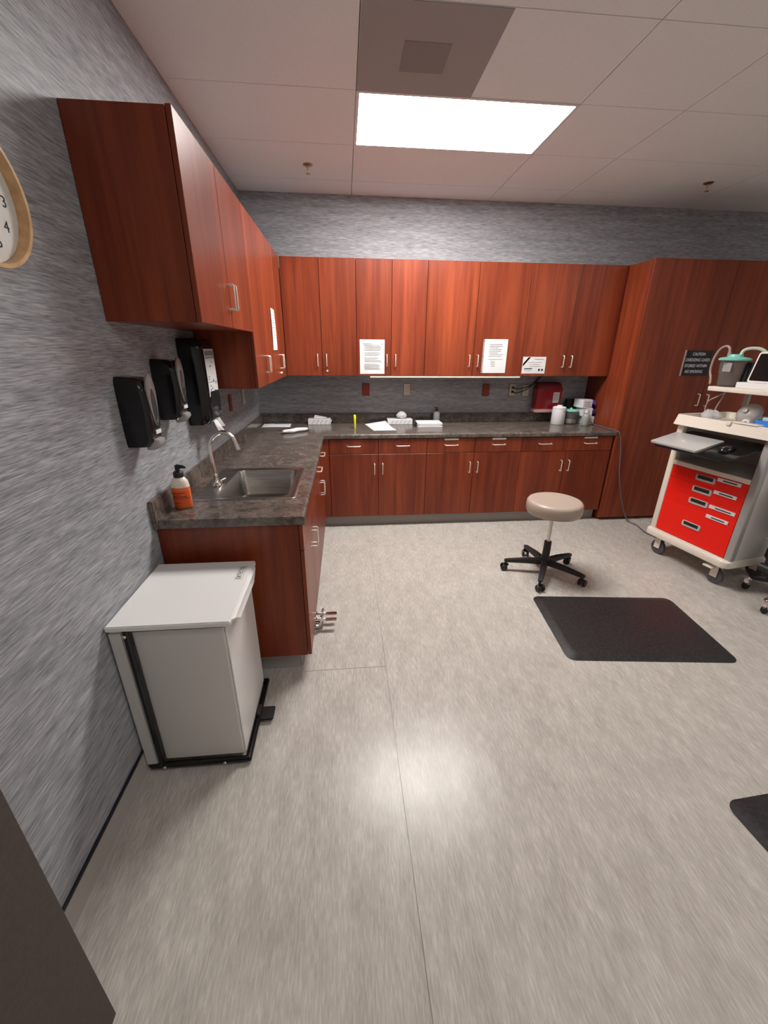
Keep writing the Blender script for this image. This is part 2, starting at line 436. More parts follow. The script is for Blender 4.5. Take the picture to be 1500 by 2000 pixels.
GB = 'cherry base cabinets'
DT = .866; DB = .731; DZ = .113
def base_cab(label, loc, rot, wd, labels=(0, 0), pulls=True, kick=None, hs=.038, open_top=False):
    h = wd / 2
    dr = []
    for i, (a, b) in enumerate(((g_, h - g_), (h + g_, wd - g_))):
        e = [a, b, DB, DT, .806 if pulls else None]
        if labels[i]: e.append(.857)
        dr.append(e)
    do = ([g_, h - g_, DZ, DB - .004, h - hs, .590], [h + g_, wd - g_, DZ, DB - .004, h + hs, .590])
    return cabinet(label, loc, rot, wd, BFX - .002, DZ, .872, GB, do, dr, 'base_cabinet', kick or (0, wd), open_top)
yb = YW - BFX
base_cab('cherry base cabinet at the inner corner, with two plain drawers over two doors', (.700, yb, 0), 0, .899)
base_cab('middle cherry base cabinet of the back run, with label holders on both drawers', (1.599, yb, 0), 0, .909, (1, 1))
base_cab('cherry base cabinet beside the tall cabinet, with a label holder on its right drawer only', (2.508, yb, 0), 0, .900, (0, 1))
base_cab('cherry sink base cabinet with plain false drawer fronts, beside the white hamper', (BFX, 1.545, 0), PI / 2, .915,
         (0, 0), False, (.06, .915), .024, True)
base_cab('cherry base cabinet on the left run between the sink and the corner', (BFX, 2.460, 0), PI / 2, .915, (0, 0), True, None, .024)
# corner filler
t = thing('corner_filler', 'narrow cherry filler post in the inner corner of the base cabinets', 'cabinet filler', (0, 0, 0))
bm = B(); box(bm, BFX - .018, .698, yb + .004, yb + .022, DZ, .872); box(bm, BFX - .020, BFX - .002, 3.377, yb + .004, DZ, .872); obj('filler_panel', bm, W, t, 0)

# tall cabinet at the right
tx0, tx1, ts = 3.426, 4.944, 4.185
t = cabinet('tall floor-to-top cherry cabinet at the right with a black caution sign', (tx0, YW - .66, 0), 0, tx1 - tx0, .658, .02, UT,
            None, ([g_, ts - tx0 - g_, .03, UT + .002, ts - tx0 - .045, 1.205], [ts - tx0 + g_, tx1 - tx0 - g_, .03, UT + .002, ts - tx0 + .045, 1.200]),
            (), 'tall_cabinet')
bm = B(); box(bm, 0, tx1 - tx0, .05, .65, 0, .02); obj('plinth', bm, WD, t, 0)

# under-cabinet light strip
t = thing('under_cabinet_light', 'thin pale under-cabinet light strip below the back wall cabinets', 'under-cabinet light', (1.095, YW - .335, UB))
bm = B(); box(bm, 0, 1.445, 0, .028, -.018, -.001, .003, 2); obj('housing', bm, CREAM, t, 0)

# ------------------------------------------------------------------ countertop
ct = thing('countertop', 'L-shaped dark mottled laminate countertop with backsplash', 'countertop', (0, 0, 0))
CX = .660; CY = YW - .660; CE0 = 1.528; SX0, SX1, SY0, SY1 = .185, .560, 1.800, 2.310
bm = B(); zt, zb = CT, CT - .040; nz = .022
cx2 = CX - nz; cy2 = CY + nz
box(bm, .001, cx2, CE0, SY0, zb, zt); box(bm, .001, SX0, SY0, SY1, zb, zt); box(bm, SX1, cx2, SY0, SY1, zb, zt)
box(bm, .001, cx2, SY1, YW - .001, zb, zt); box(bm, cx2, 3.424, cy2, YW - .001, zb, zt)
# rounded nosing along the two front edges, mitred at the inner corner
def nose(n=6):
    p = [(0, 0)]
    r = .014
    for k in range(n + 1):
        a = PI / 2 * k / n; p.append((nz - r + r * math.sin(a), -r + r * math.cos(a)))
    p += [(nz - .003, -.040 + 0), (0, -.040)]
    return p
pr = nose()
R = [[(cx2 + a, CE0, zt + b) for a, b in pr], [(cx2 + a, cy2 - a, zt + b) for a, b in pr], [(3.424, cy2 - a, zt + b) for a, b in pr]]
loft(bm, R)
obj('worktop', bm, CT_M, ct, 30)
bm = B(); box(bm, .0005, .021, CE0 - .016, YW - .0215, CT - .04, 1.006, .003, 2); box(bm, .0005, 3.424, YW - .021, YW - .0005, CT + .0003, 1.006, .003, 2)
obj('backsplash', bm, CT_M, ct, 30)

# ------------------------------------------------------------------ sink and tap
t = thing('sink', 'stainless steel drop-in sink in the left counter', 'sink', (0, 0, CT))
bm = B(); ox0, ox1, oy0, oy1 = .082, .592, 1.768, 2.345
def rr(x0, x1, y0, y1, r, z): return [(x, y, z) for x, y in rrect(x0, x1, y0, y1, r, 5)]
loft(bm, [rr(ox0, ox1, oy0, oy1, .02, .0006), rr(ox0, ox1, oy0, oy1, .02, .003), rr(ox0 + .006, ox1 - .006, oy0 + .006, oy1 - .006, .016, .006),
          rr(ox0 + .014, ox1 - .014, oy0 + .014, oy1 - .014, .012, .0035),
          rr(SX0 + .002, SX1 - .010, SY0 + .004, SY1 - .006, .045, .0035), rr(SX0 + .006, SX1 - .014, SY0 + .008, SY1 - .010, .042, -.004),
          rr(SX0 + .016, SX1 - .024, SY0 + .018, SY1 - .022, .050, -.150), rr(SX0 + .050, SX1 - .058, SY0 + .052, SY1 - .056, .030, -.172)],
     capb=False)
obj('basin', bm, STEEL, t, 50)
bm = B(); lathe(bm, [(.042, -.1705), (.040, -.169), (.028, -.1695), (.012, -.171)], ((SX0 + SX1) / 2 - .004, 2.05, 0)); obj('drain', bm, CHROME, t)
t = thing('faucet', 'chrome gooseneck tap standing behind the sink', 'tap', (.138, 2.02, CT + .004))
bm = B(); lathe(bm, [(.030, 0), (.030, .004), (.024, .012), (.016, .022), (.013, .045), (.0135, .060), (.010, .066)]); obj('base', bm, CHROME, t)
bm = B(); tube(bm, [(0, 0, .05), (-.004, 0, .12), (-.006, 0, .20), (.008, 0, .252), (.050, 0, .286), (.080, 0, .288), (.118, 0, .262), (.136, 0, .215)], .0105, 14, 8)
tube(bm, [(.1345, 0, .222), (.1395, 0, .196)], .0125, 14); obj('spout', bm, CHROME, t)
bm = B()
for s in (-1, 1):
    lathe(bm, [(.011, 0), (.011, .012), (.006, .02)], (.012, s * .036, .0), 14)
    tube(bm, [(.012, s * .036, .018), (.030, s * .06, .022)], .005, 8)
box(bm, -.018, .026, -.045, .045, 0, .006, .003, 2)
obj('deck_plate', bm, CHROME, t)

# foot pedals under the sink
t = thing('pedal_valve', 'chrome foot pedal valve sticking out below the sink cabinet', 'foot pedal', (KX + .008, 1.93, 0))
for s, nm in ((-1, 'pedal'), (1, 'pedal')):
    bm = B(); tube(bm, [(-.004, s * .030, .075), (.085, s * .030, .075)], .011, 12); tube(bm, [(.085, s * .030, .075), (.115, s * .030, .072)], .014, 12)
    box(bm, .115, .185, s * .030 - .016, s * .030 + .016, .066, .073, .003, 2); tube(bm, [(.10, s * .03, .08), (.10, s * .03, .105)], .008, 10)
    obj(nm, bm, CHROME, t)
bm = B(); box(bm, -.0005, .03, -.062, .062, .045, .098, .008, 2); tube(bm, [(.04, -.055, .052), (.075, -.055, .048), (.09, .05, .05)], .008, 10, 4)
box(bm, .02, .1, -.03, .03, .0005, .035, .006, 2); obj('valve_body', bm, CHROME, t)

# ------------------------------------------------------------------ wall dispensers
def dring(d, y0, y1, r, z, n=7):
    """outline flat against the wall with rounded front corners"""
    p = [(.001, y0, z)]
    for cx, cy, a0 in ((d - r, y0 + r, -90), (d - r, y1 - r, 0)):
        for k in range(n + 1):
            a = math.radians(a0 + 90 * k / n); p.append((cx + r * math.cos(a), cy + r * math.sin(a), z))
    p.append((.001, y1, z)); return p
def soap_disp(y0, z0, label):
    t = thing('soap_dispenser', label, 'soap dispenser', (0, y0, z0), 0, 'black soap dispensers over the sink')
    wd, hh = .115, .262
    bm = B(); R = []
    #    z, depth, inset
    for z, d, i in ((.004, .070, .010), (.0, .078, .005), (.018, .094, .002), (.07, .102, 0), (.15, .104, 0), (.21, .102, .001), (hh - .012, .094, .004), (hh, .070, .010), (hh + .004, .02, .016)):
        R.append(dring(d, i, wd - i, min(.022, d * .4), z))
    loft(bm, R); obj('cover', bm, BLK, t, 50)
    # grey teardrop surround and window on the front
    def oval(cz, ry, rz, x, k=24, tp=.0):
        out = []
        for a in range(k):
            c, s = math.cos(2 * PI * a / k), math.sin(2 * PI * a / k)
            out.append((x, wd / 2 + ry * c * (1 + tp * s), cz + rz * s))
        return out
    bm = B(); loft(bm, [oval(.175, .036, .098, .100, tp=.35), oval(.175, .036, .098, .1062, tp=.35), oval(.175, .032, .094, .1075, tp=.35)]); obj('window_surround', bm, GREYD, t)
    bm = B(); loft(bm, [oval(.150, .019, .070, .1076, tp=.1), oval(.150, .018, .068, .1086, tp=.1)]); obj('window', bm, WINDK, t)
    bm = B(); box(bm, .1025, .1062, wd / 2 - .022, wd / 2 + .022, .047, .062); obj('label_sticker', bm, PAPER, t, 0)
    bm = B(); R = []
    for z, d, i in ((-.018, .078, .018), (-.014, .096, .012), (.010, .114, .004), (.024, .112, .006), (.028, .104, .010)):
        R.append([(x, y, z) for x, y in rrect(.055, d, .018 + i, wd - .018 - i, .012, 5)])
    loft(bm, R); obj('push_bar', bm, GREYP, t, 50)
    return t
soap_disp(1.462, 1.253, 'black wall soap dispenser nearer the clock, lower of the pair')
soap_disp(1.792, 1.309, 'black wall soap dispenser right next to the paper towel dispenser')

t = thing('towel_dispenser', 'tall black paper towel dispenser with a white instruction card', 'paper towel dispenser', (0, 2.137, 1.222))
bm = B(); R = []
def tw(z, d, i, r): return dring(d, i, .262 - i, r, z, 9)
loft(bm, [tw(.0, .088, .012, .035), tw(.006, .104, .004, .048), tw(.03, .118, 0, .054), tw(.12, .124, 0, .056), tw(.40, .118, 0, .054), tw(.435, .108, .002, .05), tw(.446, .09, .012, .038)])
obj('cover', bm, BLK, t, 50)
bm = B(); grid(bm, lambda u, v: (.1235 - .003 * abs(v - .35), .038 + .165 * u, .150 + .245 * v), 2, 6, .0016)
cd = obj('instruction_card', bm, PAPER, t, 0)
bm = B(); box(bm, .1232, .1262, .046, .195, .362, .384); box(bm, .1240, .1263, .046, .195, .349, .352); obj('printed_heading', bm, INK, cd, 0); bm = B(); box(bm, .1246, .1263, .046, .195, .226, .2275)
for k in range(14):
    yy = .050 + .13 * random.random(); zz = .165 + .17 * random.random(); box(bm, .1244, .1264, yy, yy + .012, zz, zz + .006)
obj('printed_steps', bm, INK, cd, 0)
bm = B(); grid(bm, lambda u, v: (.095 + .028 * math.sin(u * PI * 2.2) * v + .03 * v, .095 + .085 * u, .035 - .085 * v + .02 * u), 6, 6, .0008)
obj('paper_towel', bm, PAPER, t, 50)
bm = B(); box(bm, .100, .1225, .11, .19, .118, .128, .003, 2); obj('latch', bm, GREYP, t)

# ------------------------------------------------------------------ hand-soap bottle on the counter
t = thing('soap_bottle', 'orange foaming soap bottle with a black pump beside the sink', 'soap bottle', (.078, 1.690, CT))
bm = B(); R = []
def ov(a, b, z, k=28): return [(a * math.cos(2 * PI * i / k), b * math.sin(2 * PI * i / k), z) for i in range(k)]
loft(bm, [ov(.036, .026, 0.0005), ov(.041, .030, .006), ov(.041, .030, .085), ov(.040, .030, .105)]); obj('soap', bm, ORANGE, t, 50)
bm = B(); loft(bm, [ov(.0405, .0303, .104), ov(.037, .0285, .130), ov(.026, .022, .146), ov(.018, .018, .150), ov(.017, .017, .154)]); obj('shoulder', bm, FROST, t, 50)
bm = B()
grid(bm, lambda u, v: (.0415 * math.cos(-PI * .85 + PI * .75 * u), .0305 * math.sin(-PI * .85 + PI * .75 * u), .02 + .068 * v), 10, 2, .0006)
lb = obj('label_wrap', bm, ORLAB, t, 50)
bm = B()
for a, b_, wd_ in ((.078, .002, .5), (.070, .0015, .35), (.060, .003, .55), (.052, .002, .7), (.030, .0015, .3)):
    grid(bm, lambda u, v, a=a, b_=b_, wd_=wd_: (.0424 * math.cos(-PI * .80 + PI * wd_ * u), .0313 * math.sin(-PI * .80 + PI * wd_ * u), a + b_ * v), 8, 1, .0003)
obj('printed_text', bm, INKD, lb, 0)
bm = B(); lathe(bm, [(.021, .150), (.022, .152), (.022, .172), (.017, .178), (.010, .181), (.010, .196)], seg=20)
tube(bm, [(-.006, 0, .198), (.004, 0, .200), (.034, -.012, .201), (.042, -.015, .197)], [.010, .011, .007, .005], 10); obj('pump', bm, BLKM, t, 50)

# ------------------------------------------------------------------ clock
t = thing('wall_clock', 'round wall clock with a pale wooden rim, cut off at the left edge', 'clock', (0, 1.008, 1.956))
bm = B(); RO, RI = .160, .1495
lathe(bm, [(RO - .004, .001), (RO - .002, .02), (RO, .044), (RO - .001, .0465), (RI + .001, .0465), (RI, .0455), (RI, .012), (RI - .01, .012)], seg=64, M=AX, capb=False, capt=False)
obj('rim', bm, BIRCH, t, 35)
bm = B(); lathe(bm, [(RI - .0005, .001), (RI - .0005, .0185)], seg=48, M=AX); fc = obj('dial', bm, FACE, t, 30)
for k in range(1, 13):
    a = PI / 2 - k * PI / 6
    text('numeral', str(k), .036, INKD, fc, (.0190, .112 * math.cos(a), .112 * math.sin(a)), (PI / 2, 0, PI / 2))
bm = B(); 
for a, L_, r in ((math.radians(125), .065, .004), (math.radians(200), .095, .003)):
    tube(bm, [(.0235, -.012 * math.cos(a), -.012 * math.sin(a)), (.0235, L_ * math.cos(a), L_ * math.sin(a))], r, 6)
lathe(bm, [(.007, .0185), (.007, .027)], M=AX, seg=16); obj('hands', bm, INKD, t)

# ------------------------------------------------------------------ white hamper
t = thing('laundry_hamper', 'white metal step-on waste hamper with a black tube frame', 'hamper', (.004, 1.035, 0))
bm = B(); R = []
loft(bm, [[(x, y, z) for x, y in rrect(.070, .395 + f, .022, .425, .012, 4)] for z, f in ((.040, 0), (.10, 0), (.668, 0), (.680, 0))])
obj('body', bm, WHM, t, 40)
bm = B(); box(bm, .394, .400, .026, .421, .045, .676, .002, 1); obj('front_panel', bm, WHT, t, 0)
bm = B(); box(bm, .001, .052, .006, .440, .028, .692, .006, 2); obj('back_panel', bm, WHM, t, 40)
bm = B(); box(bm, .0, .425, .0, .452, .698, .720, .004, 2)
loft(bm, [[(.424, .02, .714), (.424, .43, .714), (.424, .42, .698), (.424, .03, .698)], [(.434, .04, .708), (.434, .40, .708), (.434, .35, .666), (.434, .10, .666)], [(.426, .06, .698), (.426, .39, .698), (.426, .34, .664), (.426, .11, .664)]])
lid = obj('lid', bm, WHT, t, 40)
text('lettering', 'DETECTO', .026, INKD, lid, (.385, .345, .7203), (0, 0, PI / 2), width=.098)
bm = B()
for a in ((.395 - .008, .395 + .008), ): pass
for x in (.370, .3995): box(bm, x, x + .0008, .292, .398, .7201, .7205)
for y in (.292, .3975): box(bm, .370, .4003, y, y + .0008, .7201, .7205)
obj('lettering_border', bm, INKD, lid, 0)
bm = B()
for y in (.010, .440):
    tube(bm, [(.062, y, .697), (.062, y, .022)], .011, 10)
    tube(bm, [(.020, y, .020), (.410, y, .020)], .0125, 10)
tube(bm, [(.410, .006, .020), (.410, .446, .020)], .0125, 10); tube(bm, [(.020, .010, .020), (.020, .440, .020)], .0125, 10)
obj('frame', bm, BLK, t)
bm = B()
for x, z in ((.062, .680), (.075, .020), (.315, .020)):
    lathe(bm, [(.007, 0), (.007, .003), (.004, .006), (.001, .0065)], (x, -.002, z), 12, M=Matrix.Rotation(PI / 2, 3, 'X'))
obj('bolts', bm, CHROME, t)
bm = B(); box(bm, .405, .480, .195, .275, .016, .024, .004, 2); box(bm, .405, .42, .205, .265, .008, .05, .003, 1); obj('foot_pedal', bm, BLKM, t)

# ------------------------------------------------------------------ outlets on the walls
def outlet(label, loc, rotz, m, dark=True, sq=False):
    t = thing('wall_outlet', label, 'outlet', loc, rotz, 'wall outlet plates over the counter')
    bm = B(); box(bm, -.037, .037, -.007, -.0005, -.060, .060, .004, 2); obj('cover_plate', bm, m, t)
    bm = B()
    if sq:
        box(bm, -.017, .017, -.0085, -.007, -.034, .034, .001, 1); mm = m
    else:
        for z in (-.021, .021): lathe(bm, [(.0165, 0), (.0165, .002)], (0, -.007, z), 18, M=Matrix.Rotation(PI / 2, 3, 'X'))
        mm = m
    f = obj('sockets', bm, mm, t)
    bm = B()
    for z in (-.021, .021):
        for x in (-.006, .006): box(bm, x - .001, x + .001, -.0094, -.0084, z - .003, z + .005)
    lathe(bm, [(.002, 0), (.002, .001)], (0, -.007, 0), 8, M=Matrix.Rotation(PI / 2, 3, 'X'))
    obj('slots', bm, BLKM if dark else m, f)
    return t
yw = YW
outlet('red-brown outlet plate on the back wall under the typed notice', (1.070, yw, 1.243), 0, REDPL, False, True)
outlet('ivory outlet plate on the back wall above the second tissue box', (1.492, yw, 1.243), 0, IVORY)
outlet('red-brown outlet plate on the back wall below the typed sheet', (2.327, yw, 1.236), 0, REDPL, False, True)
outlet('ivory outlet plate with black cords plugged in, left of the sharps box', (2.612, yw, 1.238), 0, IVORY)
outlet('empty ivory outlet plate touching the left of the red sharps box', (2.757, yw, 1.232), 0, IVORY)
outlet('red-brown outlet plate on the left wall right of the towel dispenser', (0, 3.005, 1.243), PI / 2, REDPL, False, True)
outlet('ivory outlet plate on the left wall nearest the corner', (0, 3.42, 1.245), PI / 2, IVORY)
bm = B(); tube(bm, [(2.612, yw - .012, 1.262), (2.64, yw - .05, 1.252), (2.72, yw - .05, 1.262), (2.80, yw - .04, 1.29), (2.86, yw - .03, 1.330), (2.90, yw - .02, 1.375)], .0045, 8, 6)
tube(bm, [(2.612, yw - .012, 1.220), (2.64, yw - .055, 1.212), (2.74, yw - .055, 1.244), (2.82, yw - .03, 1.30), (2.875, yw - .025, 1.370)], .0045, 8, 6)
for z in (1.262, 1.220): box(bm, 2.600, 2.624, yw - .032, yw - .0095, z - .011, z + .011, .004, 2)
tag(obj('power_cord', bm, BLKM), 'pair of black plug cords running up from the ivory outlet', 'cord')

# ------------------------------------------------------------------ papers
def sheet(name, label, loc, rot, wd, ht, lines, group=None, extra=None, tilt=0.0, cat='paper'):
    t = thing(name, label, cat, loc, rot, group)
    bm = B(); grid(bm, lambda u, v: ((u - .5) * wd, -.0025 - .003 * math.sin(v * 2.4 + u), v * ht), 4, 6, .001)
    p = obj('page', bm, PAPER, t, 0); p.rotation_euler = (0, tilt, 0)
    bm = B()
    for x0, x1, z0, z1 in lines:
        box(bm, (x0 - .5) * wd, (x1 - .5) * wd, -.0072, -.0062, z0 * ht, z1 * ht)
    q = obj('printed_text', bm, INK, p, 0)
    if extra: extra(p, wd, ht)
    return t
def lines(n, z1, dz, x0, x1, gap=(), th=.008):
    return [(x0 + .02 * random.random(), x1 - .25 * random.random() ** 2, z1 - k * dz, z1 - k * dz + th) for k in range(n) if k not in gap]
FY = YW - UFX
sheet('notice_paper', 'typed white notice taped to a door, left of the two on the back wall cabinets', (1.115, FY, 1.412), 0, .226, .293,
      [(.1, .5, .88, .888), (.85, .95, .88, .888)] + lines(20, .84, .037, .17, .88, (5, 9, 14)), 'sheets on the wall cabinets')
def rings(p, wd, ht):
    bm = B(); box(bm, -wd / 2 - .012, -wd / 2 + .002, -.0055, -.001, .0, ht * .99); obj('sleeve_edge', bm, GREYP, p, 0)
    bm = B()
    for z in (.05, .5, .94): box(bm, -wd / 2 - .010, -wd / 2 - .003, -.007, -.0055, z * ht - .004, z * ht + .004)
    obj('binder_holes', bm, REDPL, p, 0)
sheet('notice_paper', 'typed sheet in a punched sleeve on the wide back wall cabinet', (2.268, FY, 1.422), 0, .222, .296,
      lines(8, .85, .05, .2, .85) + [(.2, .82, .41, .416)] + [(.3 + .02 * k, .5, .36 - .05 * k, .366 - .05 * k) for k in range(4)],
      'sheets on the wall cabinets', rings)
def corner(p, wd, ht):
    bm = B(); v = [bm.verts.new((-wd / 2 + a, -.0066, ht + b)) for a, b in ((.004, -.062), (.004, -.085), (.072, -.004), (.052, -.004))]
    f = bm.faces.new(v); bmesh.ops.solidify(bm, geom=[f], thickness=.0006)
    box(bm, -wd / 2 + .02, -wd / 2 + .10, -.0072, -.0062, .042, .048)
    for x in (.055, .085): lathe(bm, [(.010, 0), (.010, .0012)], (x, -.0062, .034), 14, M=Matrix.Rotation(PI / 2, 3, 'X'))
    obj('printed_emblem', bm, INKD, p, 0)
sheet('notice_card', 'small white landscape card with a dark corner ribbon, on the right wall cabinet', (2.657, FY, 1.418), 0, .228, .150,
      [(.48, .9, .86, .875), (.2, .82, .68, .69), (.25, .75, .55, .56), (.3, .8, .43, .44), (.1, .4, .19, .2)], 'sheets on the wall cabinets', corner)
sheet('notice_paper', 'white paper taped to the left wall cabinet door, seen edge-on', (UFX, 3.185, 1.612), PI / 2, .170, .281,
      lines(10, .85, .06, .15, .85), 'sheets on the wall cabinets')

# caution sign on the tall cabinet
t = thing('caution_sign', 'black caution sign with white capitals on the tall cabinet', 'sign', (4.040, YW - .66, 1.420))
bm = B(); box(bm, -.128, .128, -.003, -.0005, 0, .214); pl = obj('plate', bm, INKD, t, 0)
bm = B(); box(bm, -.140, -.126, -.008, -.0005, -.002, .216, .002, 1); obj('holder_edge', bm, GREYP, t, 0)
for s, z, wd, x in (('CAUTION', .182, .120, .0), ('OXIDIZING GASES', .133, .236, .0), ('STORED WITHIN', .083, .215, -.004), ('NO SMOKING', .034, .170, -.01)):
    text('lettering', s, .036, PAPER, pl, (x, -.0034, z), (PI / 2, 0, 0), width=wd)

# ------------------------------------------------------------------ things on the counter
def crumple(fn, nu, nv, amp, seed):
    rnd = random.Random(seed); tab = {}
    def h(i, j):
        return tab.setdefault((i, j), rnd.random() - .5)
    def f(u, v):
        p = Vector(fn(u, v)); i, j = round(u * nu), round(v * nv)
        return p + Vector((h(i, j), h(i + 50, j), h(i, j + 50))) * amp
    return f
t = thing('form_sheet', 'white form with a pen on it in the back left counter corner', 'paper', (.175, 3.935, CT), .05)
bm = B(); grid(bm, lambda u, v: ((u - .5) * .27, (v - .5) * .20, .0018 + .001 * math.sin(5 * u)), 6, 4, .0008); obj('page', bm, PAPER, t, 0)
bm = B(); tube(bm, [(-.03, .075, .0075), (.105, .083, .0075)], .0045, 8)
tag(obj('pen', bm, mat('teal_pen', (.05, .09, .11, 1), .4), None, 40, (.175, 3.935, CT), (0, 0, .05)), 'dark pen lying on the form in the counter corner', 'pen')

t = thing('wrapped_kit', 'crumpled white packet with dark ends lying in the counter bend', 'packet', (.400, 3.560, CT), .62)
bm = B()
def kit(u, v):
    a = 2 * PI * v; x = (u - .5) * .26; r = .018 * (math.sin(PI * min(1, max(0, u))) ** .35 * .85 + .15) * (1 + .25 * math.sin(9 * u + 2) * math.cos(a))
    return (x, r * 1.7 * math.cos(a) + .006 * math.sin(14 * u), max(.001, .020 + r * 1.05 * math.sin(a)))
grid(bm, kit, 24, 14); bmesh.ops.remove_doubles(bm, verts=bm.verts[:], dist=.0006); obj('wrap', bm, PAPER, t, 60)
bm = B()
for s in (-1, 1): box(bm, s * .128 - .018, s * .128 + .018, -.008, .008, .003, .009, .002, 1)
obj('tip', bm, BLKM, t)

def tissue_box(label, x0, x1, y0, y1, hh, tis):
    t = thing('tissue_box', label, 'tissue box', ((x0 + x1) / 2, (y0 + y1) / 2, CT), 0, 'tissue boxes on the counter')
    a, b = (x1 - x0) / 2, (y1 - y0) / 2
    bm = B(); box(bm, -a, a, -b, b, .0005, hh, .002, 1); bx = obj('carton', bm, PAPER, t, 0)
    bm = B()
    for k in range(5):
        x = -a + .03 + k * .042
        v = [bm.verts.new(p) for p in ((x, -b - .0006, .004), (x + .018, -b - .0006, .004), (x + .045, -b - .0006, hh - .006), (x + .022, -b - .0006, hh - .006))]
        bm.faces.new(v)
    obj('printed_pattern', bm, INKL, bx, 0)
    bm = B(); 
    if tis == 'flat':
        grid(bm, crumple(lambda u, v: (-.055 + .115 * u + .02 * v, -.03 + .065 * v, hh + .004 + .030 * math.sin(PI * v * .8) * (1 - .8 * u)), 8, 6, .003, 3), 8, 6, .0006)
    else:
        grid(bm, crumple(lambda u, v: (.02 + (.012 + .042 * math.sin(PI * v ** .8)) * math.cos(2 * PI * u), (.010 + .026 * math.sin(PI * v)) * math.sin(2 * PI * u) - .01, hh + .001 + .075 * v), 14, 6, .009, 5), 14, 6)
    obj('tissue', bm, PAPER, t, 50)
INKL = mat('pale_grey_print', (.58, .58, .59, 1), .7)
tissue_box('white tissue box with a flattened tissue, left of the yellow highlighter', .480, .705, 3.955, 4.060, .055, 'flat')
tissue_box('white tissue box with an upright tissue, right of the yellow highlighter', 1.280, 1.535, 3.930, 4.055, .050, 'up')

t = thing('highlighter', 'yellow highlighter standing upright on the back counter', 'highlighter', (.944, 3.740, CT))
bm = B(); lathe(bm, [(.0095, .0005), (.0105, .003), (.0105, .085)], seg=16); obj('barrel', bm, YEL, t)
bm = B(); lathe(bm, [(.0118, .085), (.0118, .122), (.008, .128), (.004, .129)], seg=16); obj('cap', bm, YEL, t)

t = thing('loose_papers', 'slanted white sheets between the highlighter and tissue box', 'papers', (0, 0, 0))
bm = B()
C4 = [Vector((1.118, 3.600, CT + .002)), Vector((1.335, 3.612, CT + .002)), Vector((1.262, 3.985, CT + .030)), Vector((1.050, 3.945, CT + .004))]
grid(bm, lambda u, v: (C4[0].lerp(C4[1], u)).lerp(C4[3].lerp(C4[2], u), v) - Vector((0, 0, .010 * math.sin(PI * v) * u)), 6, 8, .0012); obj('page', bm, PAPER, t, 0)

t = thing('lotion_bottle', 'small clear pump bottle against the backsplash', 'pump bottle', (1.800, 4.020, CT))
bm = B(); lathe(bm, [(.032, .0005), (.036, .005), (.036, .095), (.030, .110), (.014, .116), (.013, .122)], seg=24); obj('bottle', bm, mat('grey_clear_gel', (.42, .45, .46, 1), .18, trans=.25), t, 50)
bm = B(); lathe(bm, [(.015, .120), (.015, .134), (.006, .138), (.006, .152)], seg=16); box(bm, -.030, .012, -.007, .007, .150, .158, .003, 2); obj('pump', bm, BLKM, t)

t = thing('paper_stack', 'thick stack of folded white papers with a black spine', 'papers', (1.685, 3.845, CT), -.03)
bm = B()
for k in range(5): rbox(bm, -.128 + .003 * (k % 2), .128 - .004 * (k % 3), -.105, .105 - .002 * k, .0005 + .008 * k, .0078 + .008 * k, .02, .003, 3)
obj('pages', bm, PAPER, t, 40)
bm = B(); box(bm, -.146, -.126, -.06, .105, .0005, .044, .003, 1); obj('spine', bm, BLKM, t)

# sharps container on its wall bracket
t = thing('sharps_container', 'dark red sharps container mounted on the back wall', 'sharps container', (2.970, YW, 1.018))
bm = B(); R = []
def sh(z, i, y0=-.125): return [(x, y, z) for x, y in rrect(-.140 + i, .140 - i, y0 + i, -.020, .014, 4)]
loft(bm, [sh(.036, .006), sh(.05, .004), sh(.215, .0), sh(.225, -.003), sh(.240, -.003), sh(.243, .002)]); obj('bin', bm, BURG, t, 50)
bm = B(); loft(bm, [sh(.2435, .004), sh(.290, .018), sh(.300, .030)]); obj('lid', bm, LBURG, t, 50)
bm = B(); box(bm, -.142, .142, -.130, -.001, 0, .035, .008, 2); box(bm, -.05, .05, -.020, -.001, .0, .20); obj('bracket', bm, mat('pink_bracket', (.62, .40, .36, 1), .4), t)
bm = B(); box(bm, .040, .105, -.1275, -.124, .10, .205); lb = obj('label_sticker', bm, PAPER, t, 0)
bm = B()
for k in range(5): box(bm, .048, .098, -.1283, -.1275, .185 - .014 * k, .190 - .014 * k)
obj('printed_text', bm, INK, lb, 0)

t = thing('wipes_canister', 'white cylindrical wipes canister in front of the sharps container', 'wipes canister', (3.052, 3.880, CT))
bm = B(); lathe(bm, [(.064, .0005), (.067, .004), (.066, .150), (.064, .158)], seg=32); obj('canister', bm, PAPER, t, 50)
bm = B(); lathe(bm, [(.066, .158), (.066, .170), (.055, .178), (.030, .180), (.022, .192), (.01, .193)], seg=32); obj('lid', bm, WHT, t, 50)
bm = B(); grid(bm, lambda u, v: (.0672 * math.cos(-PI * .45 + PI * .22 * u), .0672 * math.sin(-PI * .45 + PI * .22 * u), .128 + .007 * v), 6, 1, .0004); obj('printed_text', bm, INK, t, 0)
t = thing('jar', 'clear jar with a teal lid and white pads in it', 'jar', (3.192, 3.900, CT))
bm = B(); lathe(bm, [(.060, .0005), (.064, .006), (.066, .125), (.062, .125), (.060, .010), (.02, .008)], seg=28); obj('glass', bm, SMOKE, t, 50)
bm = B(); lathe(bm, [(.055, .0105), (.058, .016), (.056, .045), (.03, .047)], seg=24); obj('cotton_pads', bm, CREAM, t, 50)
bm = B(); lathe(bm, [(.070, .1255), (.074, .130), (.072, .140), (.050, .146), (.012, .148), (.010, .160), (.004, .164)], seg=28); obj('lid', bm, TEAL, t, 50)
t = thing('spray_bottle', 'small clear bottle with a label between the jar and the glove boxes', 'bottle', (3.292, 3.778, CT))
